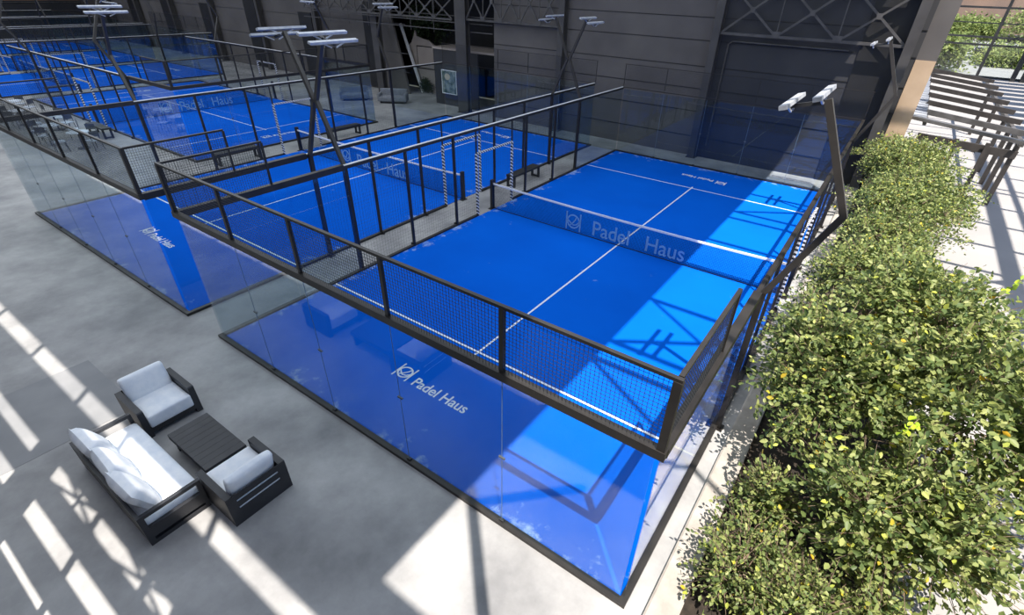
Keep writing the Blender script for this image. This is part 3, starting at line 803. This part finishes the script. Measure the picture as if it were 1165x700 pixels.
# grey sofas deep in the hall
def lounge():
    r = empty('lounge_sofa')
    MB().rbox(-0.9, 0.9, -0.45, 0.4, 0.12, 0.42, 0.06, 0.01, 6).build('seat', M['sofa_grey'], r, True)
    MB().rbox(-0.9, 0.9, 0.25, 0.5, 0.2, 0.82, 0.06, 0.01, 6).build('backrest', M['sofa_grey'], r, True)
    for x in (-0.95, 0.8): MB().rbox(x, x + 0.16, -0.45, 0.45, 0.12, 0.6, 0.05, 0, 6).build('armrest', M['sofa_grey'], r, True)
    MB().box(-0.8, 0.8, -0.4, 0.4, 0, 0.12).build('plinth', M['black'], r)
    return r
l0 = lounge(); l0.location = (-19.6, 19.6, 0); l0.rotation_euler = (0, 0, 0.9)
tag(l0, 'grey sofa on the concrete beyond the sideways court, left one', 'sofa', 'grey hall sofas')
l1 = copy_tree(l0); l1.location = (-17.0, 20.7, 0); l1.rotation_euler = (0, 0, 0.6)
tag(l1, 'grey sofa on the concrete nearer the beige screen', 'sofa', 'grey hall sofas')

# ------------------------------------------------------------------ foliage
def leaves(P, Nrm, T, size, name, m, parent):
    n = len(P)
    T = T - Nrm * np.sum(T * Nrm, 1, keepdims=True); T /= np.linalg.norm(T, axis=1, keepdims=True) + 1e-9
    B = np.cross(Nrm, T); s = size[:, None]
    w = 0.29
    V = np.empty((n, 6, 3))
    V[:, 0] = P
    V[:, 1] = P + T * s * 0.35 + B * s * w + Nrm * s * 0.07
    V[:, 2] = P + T * s * 0.75 + B * s * w * 0.75 + Nrm * s * 0.05
    V[:, 3] = P + T * s - Nrm * s * 0.06
    V[:, 4] = P + T * s * 0.75 - B * s * w * 0.75 + Nrm * s * 0.05
    V[:, 5] = P + T * s * 0.35 - B * s * w + Nrm * s * 0.07
    me = D.meshes.new(name)
    me.vertices.add(n * 6); me.vertices.foreach_set('co', V.reshape(-1).astype(np.float32))
    idx = (np.arange(n) * 6)[:, None] + np.array([0, 5, 4, 3, 0, 3, 2, 1])[None, :]
    me.loops.add(n * 8); me.loops.foreach_set('vertex_index', idx.reshape(-1).astype(np.int32))
    me.polygons.add(n * 2); me.polygons.foreach_set('loop_start', (np.arange(n * 2) * 4).astype(np.int32))
    try: me.polygons.foreach_set('loop_total', np.full(n * 2, 4, np.int32))
    except Exception: pass
    me.update(calc_edges=True); me.validate()
    me.materials.append(m)
    o = D.objects.new(name, me); COL.objects.link(o); o.parent = parent
    return o

def unit(v): return v / (np.linalg.norm(v, axis=-1, keepdims=True) + 1e-9)

def tree(name, x, y, rx, ry, z0, z1, n_twigs, per, lsize, label, cat, group, m='leaf', trunk=True, stems=3, lumps=16, dense=0.3):
    r = empty(name, (x, y, 0))
    c = np.array([0, 0, (z0 + z1) / 2]); R_ = np.array([rx, ry, (z1 - z0) / 2])
    # lumpy crown: random sub-crowns on the main ellipsoid
    ld = unit(rng.normal(size=(lumps, 3))); ld[:, 2] = np.abs(ld[:, 2]) * 0.8 - 0.15
    lc = c + ld * R_ * rng.uniform(0.5, 0.85, (lumps, 1)); lr = rng.uniform(0.25, 0.55, lumps)
    k = rng.integers(0, lumps, n_twigs)
    d = unit(rng.normal(size=(n_twigs, 3)))
    rad = rng.uniform(dense, 1.0, n_twigs) ** 0.6
    base = lc[k] + d * R_ * lr[k][:, None] * rad[:, None]
    base[:, 2] = np.maximum(base[:, 2], z0 + 0.05 + rng.random(n_twigs) * 0.1)
    dirs = unit(d + unit(base - c) * 0.6 + rng.normal(size=(n_twigs, 3)) * 0.35 + np.array([0, 0, 0.15]))
    tl = lsize * rng.uniform(2.2, 6.5, n_twigs)
    t = np.linspace(0.0, 1.0, per)[None, :, None]
    P = base[:, None, :] + dirs[:, None, :] * tl[:, None, None] * t
    P[:, :, 2] -= (t[:, :, 0] ** 2) * tl[:, None] * 0.25
    P += rng.normal(size=P.shape) * lsize * 0.18
    side = np.where(np.arange(per) % 2 == 0, 1.0, -1.0)[None, :, None]
    sd = unit(np.cross(dirs, rng.normal(size=(n_twigs, 3))))[:, None, :]
    T = unit(dirs[:, None, :] * 0.7 + sd * side * 0.9 + rng.normal(size=P.shape) * 0.35)
    Nn = unit(rng.normal(size=P.shape) * 0.75 + np.array([0.15, -0.15, 0.8]))
    P = P.reshape(-1, 3); T = T.reshape(-1, 3); Nn = Nn.reshape(-1, 3)
    leaves(P, Nn, T, lsize * rng.uniform(0.65, 1.2, len(P)), 'foliage', M[m], r)
    mb = MB()
    if trunk:
        for sidx in range(stems):
            a = rng.uniform(0, 2 * PI); tx, ty = rx * 0.12 * math.cos(a), ry * 0.12 * math.sin(a)
            for bidx in range(4):
                e = lc[rng.integers(0, lumps)]
                mid = np.array([tx + e[0] * 0.25, ty + e[1] * 0.25, z0 + (z1 - z0) * 0.15])
                rr = 0.035 * (z1 / 3)
                mb.tube([(tx * 0.6, ty * 0.6, -0.03), (tx, ty, z0 * 0.6), tuple(mid), tuple((mid + e) / 2 + rng.normal(size=3) * 0.05), tuple(e)], [rr, rr * 0.85, rr * 0.6, rr * 0.35, rr * 0.15], 6)
        for q in range(min(n_twigs, 420)):
            b_ = base[q]; e = b_ + dirs[q] * tl[q]
            mb.tube([tuple((b_ + lc[k[q]]) / 2), tuple(b_), tuple(e)], [0.008, 0.006, 0.003], 3, False)
        mb.build('trunk', M['bark'], r)
    tag(r, label, cat, group)
    return r

TR = [ # x, y, rx, ry, z0, z1, twigs, leafsize, label
    (12.75, 2.3, 0.95, 0.9, 0.5, 2.1, 700, 0.105, 'olive green tree rising from the bottom edge behind the low shrubs'),
    (13.3, 4.2, 1.5, 1.4, 0.9, 3.2, 1300, 0.11, 'widest olive green tree, spreading over the terrace at the lower right'),
    (11.55, 4.4, 0.95, 1.2, 0.9, 2.6, 950, 0.105, 'leafy planter tree pressed against the enclosure at its near end'),
    (12.4, 6.6, 1.3, 1.4, 0.8, 3.2, 1200, 0.10, 'planter tree, second row back from the lower right'),
    (11.65, 8.5, 1.0, 1.3, 0.7, 2.7, 950, 0.092, 'planter tree beside the yellow-green patch midway along the bed'),
    (11.75, 10.8, 0.95, 1.4, 0.7, 2.5, 900, 0.09, 'planter tree level with the court net'),
    (12.1, 13.3, 1.2, 1.4, 0.7, 3.0, 1100, 0.09, 'planter tree just past the net, its right side over the terrace'),
    (12.4, 15.9, 1.4, 1.5, 0.7, 2.7, 1150, 0.09, 'planter tree left of the pergola posts'),
    (12.0, 18.4, 1.35, 1.5, 0.7, 3.0, 1100, 0.09, 'planter tree in front of the pergola roof'),
    (11.7, 20.9, 1.1, 1.2, 0.6, 2.6, 850, 0.09, 'farthest planter tree, below the tan plaster corner'),
]
for (x, y, rx, ry, z0, z1, n, ls, lab) in TR:
    tree('planter_tree', x, y, rx, ry, z0, z1, n, 10, ls, lab, 'tree', 'trees in the long planter')
SHR = [(11.35, 1.0, 0.6, 0.75, 'low rounded shrub by the curb at the bottom edge'),
       (12.1, 0.9, 0.7, 0.7, 'low shrub at the bottom edge, right of the curb shrub'),
       (12.9, 1.3, 0.55, 0.7, 'low shrub beside the terrace at the bottom right'),
       (11.3, 2.35, 0.25, 0.3, 'small shrub in the dark hollow beside the curb')]
for (x, y, rx, ry, lab) in SHR:
    tree('low_shrub', x, y, rx, ry, 0.05, 0.95, 330, 9, 0.075, lab, 'shrub', 'low shrubs in the planter', lumps=8)
# vine spilling over the curb onto the enclosure
tree('climbing_shrub', 10.75, 5.7, 0.3, 0.7, 0.5, 2.4, 170, 9, 0.095, 'dark green sprays reaching over the curb to the enclosure', 'shrub', None, lumps=7)

# lime sprigs
def sprig(p0, p1, n, ls, label, m='leaf_bright'):
    r = empty('leafy_sprig', p0); d = np.array(p1) - np.array(p0)
    t = np.linspace(0.1, 1, n)[:, None]
    P = d * t + rng.normal(size=(n, 3)) * 0.03
    T = unit(d[None, :] * 0.8 + rng.normal(size=(n, 3)) * 0.5); Nn = unit(rng.normal(size=(n, 3)) * 0.4 + np.array([0, 0, 1]))
    leaves(P, Nn, T, ls * rng.uniform(0.7, 1.2, n), 'foliage', M[m], r)
    MB().tube([(0, 0, 0), tuple(d * 0.5 + np.array([0, 0, 0.03])), tuple(d)], [0.006, 0.004, 0.002], 5).build('twig', M['bark'], r)
    tag(r, label, 'twig')
sprig((13.2, 6.2, 3.0), (13.95, 8.0, 3.1), 34, 0.12, 'lime green sprig standing out over the pale terrace')
sprig((12.4, 2.9, 2.5), (12.25, 2.45, 2.55), 10, 0.12, 'bright yellow-green sprig in the lower middle of the foliage')

# dark clipped shrub in front of the beige screen, dark hedge above it
tree('clipped_bush', -17.85, 24.75, 0.5, 0.15, 0.0, 0.95, 260, 8, 0.08, 'dark rounded bush growing in front of the beige screen', 'bush', None, m='leaf_dark', trunk=False, lumps=7)
tree('hanging_greenery', -18.3, 25.9, 1.7, 0.4, 3.2, 5.3, 420, 8, 0.16, 'dark hanging greenery above the peaked beige screen', 'plant', None, m='leaf_dark', trunk=False, lumps=9)

# ------------------------------------------------------------------ pergola on the terrace
r = empty('pergola', (0, 0, 0))
mb = MB(); mb.quadbox([(11.25, 22.6, 2.96), (12.05, 22.6, 2.9), (12.05, 42, 2.9), (11.25, 42, 2.96), (11.25, 22.6, 3.0), (12.05, 22.6, 2.94), (12.05, 42, 2.94), (11.25, 42, 3.0)])
for i in range(26): mb.box(11.27, 12.04, 22.8 + i * 0.75, 22.86 + i * 0.75, 2.95, 3.03)
mb.build('metal_roof_sheet', M['metal_sheet'], r)
for i, y in enumerate((23.8, 26.5, 29.2, 32.1, 35.3, 38.2, 41.5)):
    MB().bar((12.0, y, 3.02), (15.5, y, 2.66), 0.12, 0.2).build('roof_slat', M['slat'] if i else M['railgrey'], r)
MB().bar((15.2, 22.4, 2.5), (15.2, 41.8, 2.5), 0.14, 0.16).build('outer_beam', M['railgrey'], r)
MB().bar((12.05, 22.4, 2.8), (12.05, 41.8, 2.8), 0.12, 0.16).build('inner_beam', M['railgrey'], r)
MB().bar((12.0, 22.9, 2.2), (15.3, 22.9, 2.02), 0.12, 0.28).build('end_beam', M['slat'], r)
MB().bar((11.3, 22.5, 2.98), (15.6, 21.9, 2.62), 0.3, 0.12).build('edge_gutter', M['railgrey'], r)
for y in (23.0, 24.6, 26.2, 28.5, 33, 38):
    MB().box(15.12, 15.28, y - 0.08, y + 0.08, 0, 2.44).build('post', M['slat'], r)
for x in (12.3, 13.3, 14.3):
    MB().box(x - 0.07, x + 0.07, 22.62, 22.76, 0, 2.35).build('post', M['slat'], r)
tag(r, 'grey metal pergola with open slats on the sunlit terrace', 'pergola')
pg = r
# pergola far behind the glazing
mbp = copy_tree(pg); mbp.location = (0.4, 57, 0); mbp.scale = (1, 1, 1)
tag(mbp, 'small slatted pergola seen through the far window grid', 'pergola')

mb = MB()
for i in range(12): mb.box(21.3, 48, 35.0 + i * 2.9, 36.9 + i * 2.9, 12.8, 12.95)
mb.box(21.2, 21.5, 33, 70, 12.5, 12.8)
struct(mb.build('ceiling_louvres', M['roofgrey']))
# ------------------------------------------------------------------ far window grid and what lies beyond
GY = 72
xs = [6.0, 11.65, 17.0, 22.4, 27.8]
mb = MB()
for x in xs: mb.box(x - 0.13, x + 0.13, GY - 0.12, GY + 0.12, 0, 8)
for z in (0.1, 3.05, 3.75, 6.35, 7.6): mb.box(6, 32, GY - 0.1, GY + 0.1, z - 0.09, z + 0.09)
for z in (5.0,): mb.box(6, 32, GY - 0.05, GY + 0.05, z - 0.05, z + 0.05)
mb.box(19.7, 20.1, GY - 1.3, GY - 0.9, 0, 3); mb.box(20.5, 20.9, GY - 1.3, GY - 0.9, 0, 3)
struct(mb.build('window_1', M['steel_dark']))
for i in range(4):
    struct(MB().box(xs[i] + 0.13, xs[i + 1] - 0.13, GY - 0.02, GY + 0.02, 0.2, 7.5).build('window_%d' % (i + 2), M['glass']))
FT = [(9.0, 84, 2.6, 0, 3.4), (13.0, 77, 2.2, 0.1, 3.3), (9, 95, 3.6, 2.0, 4.9), (15.5, 97, 3.2, 2.4, 4.6), (24.5, 99, 4.2, 2.4, 6.4), (32, 97, 4.4, 0.5, 6.6), (20.5, 88, 2.4, 0, 1.9), (26, 88, 2.6, 0, 2.2)]
fl = ['bushy tree behind the left panes of the far window grid', 'small bright tree behind the lower left pane', 'broad tree at the far left edge of the window grid',
      'tree behind the middle panes of the window grid', 'tree right of the middle panes, below the brown hillside', 'tall yellow-green tree behind the right panes',
      'low dark hedge behind the lower middle pane', 'low hedge behind the lower right pane']
for (x, y, rr, z0, z1), lab in zip(FT, fl):
    tree('distant_tree', x, y, rr, rr * 0.9, z0, z1, 800, 8, 0.36, lab, 'tree', 'trees beyond the window grid', m='leaf_far', stems=2)
mb = MB(); xs_ = np.linspace(-60, 160, 40)
for x in xs_: mb.v += [(x, 150, -0.5), (x, 150, 7.2 + 1.2 * math.sin(x * 0.06)), (x, 185, 9.5 + 2 * math.sin(x * 0.05 + 1))]
for i in range(39):
    a = i * 3; mb.f += [(a, a + 3, a + 4, a + 1), (a + 1, a + 4, a + 5, a + 2)]
struct(mb.build('hillside', M['brownroof']))
tag(MB().box(18, 34, 104, 106, 1.8, 2.6).box(18, 34, 104, 106, 0, 0.9).box(17.8, 34.2, 103.8, 106.2, 2.6, 2.75).build('garden_wall', M['steel_dark']), 'long dark low garden structure behind the far trees', 'wall')

# ------------------------------------------------------------------ light
sun_d = D.lights.new('sun', 'SUN'); sun = D.objects.new('sun', sun_d); COL.objects.link(sun)
sd = Vector((0.3025, -0.3025, 1.0)).normalized()
sun.rotation_euler = sd.to_track_quat('Z', 'Y').to_euler()
sun_d.energy = 9.6; sun_d.angle = 0.009; sun_d.color = (1.0, 0.93, 0.84)

w = D.worlds.new('sky'); SC.world = w; w.use_nodes = True
nt = w.node_tree; bg = nt.nodes['Background']
sky = nt.nodes.new('ShaderNodeTexSky'); sky.sky_type = 'NISHITA'; sky.sun_disc = False
sky.sun_elevation = math.radians(66); sky.sun_rotation = math.radians(135); sky.air_density = 1.0; sky.dust_density = 1.0
nt.links.new(sky.outputs[0], bg.inputs['Color']); bg.inputs['Strength'].default_value = 0.22

# added fill lights without fixtures, standing in for diffuse skylight under the roof
for (x, y, sx, sy, p) in ((4, 8, 10, 22, 1250), (-8, 8, 10, 22, 1250), (-22, 8, 14, 22, 1800), (-40, 8, 14, 22, 1900), (-58, 8, 14, 22, 1900), (-14, -2.4, 22, 5, 1100)):
    a = D.lights.new('hall_fill_light', 'AREA'); a.shape = 'RECTANGLE'; a.size = sx; a.size_y = sy; a.energy = p
    a.color = (0.86, 0.93, 1.0)
    o = D.objects.new('hall_fill_light', a); COL.objects.link(o); o.location = (x, y, 12.6)

SC.view_settings.view_transform = 'Standard'; SC.view_settings.look = 'None'
SC.view_settings.exposure = 0.0; SC.view_settings.gamma = 1.0; SC.view_settings.use_curve_mapping = False
SC.cycles.use_denoising = True
SC.cycles.max_bounces = 8; SC.cycles.transparent_max_bounces = 32; SC.cycles.diffuse_bounces = 3; SC.cycles.glossy_bounces = 3
SC.cycles.sample_clamp_indirect = 6
SC.cycles.caustics_reflective = False; SC.cycles.caustics_refractive = False
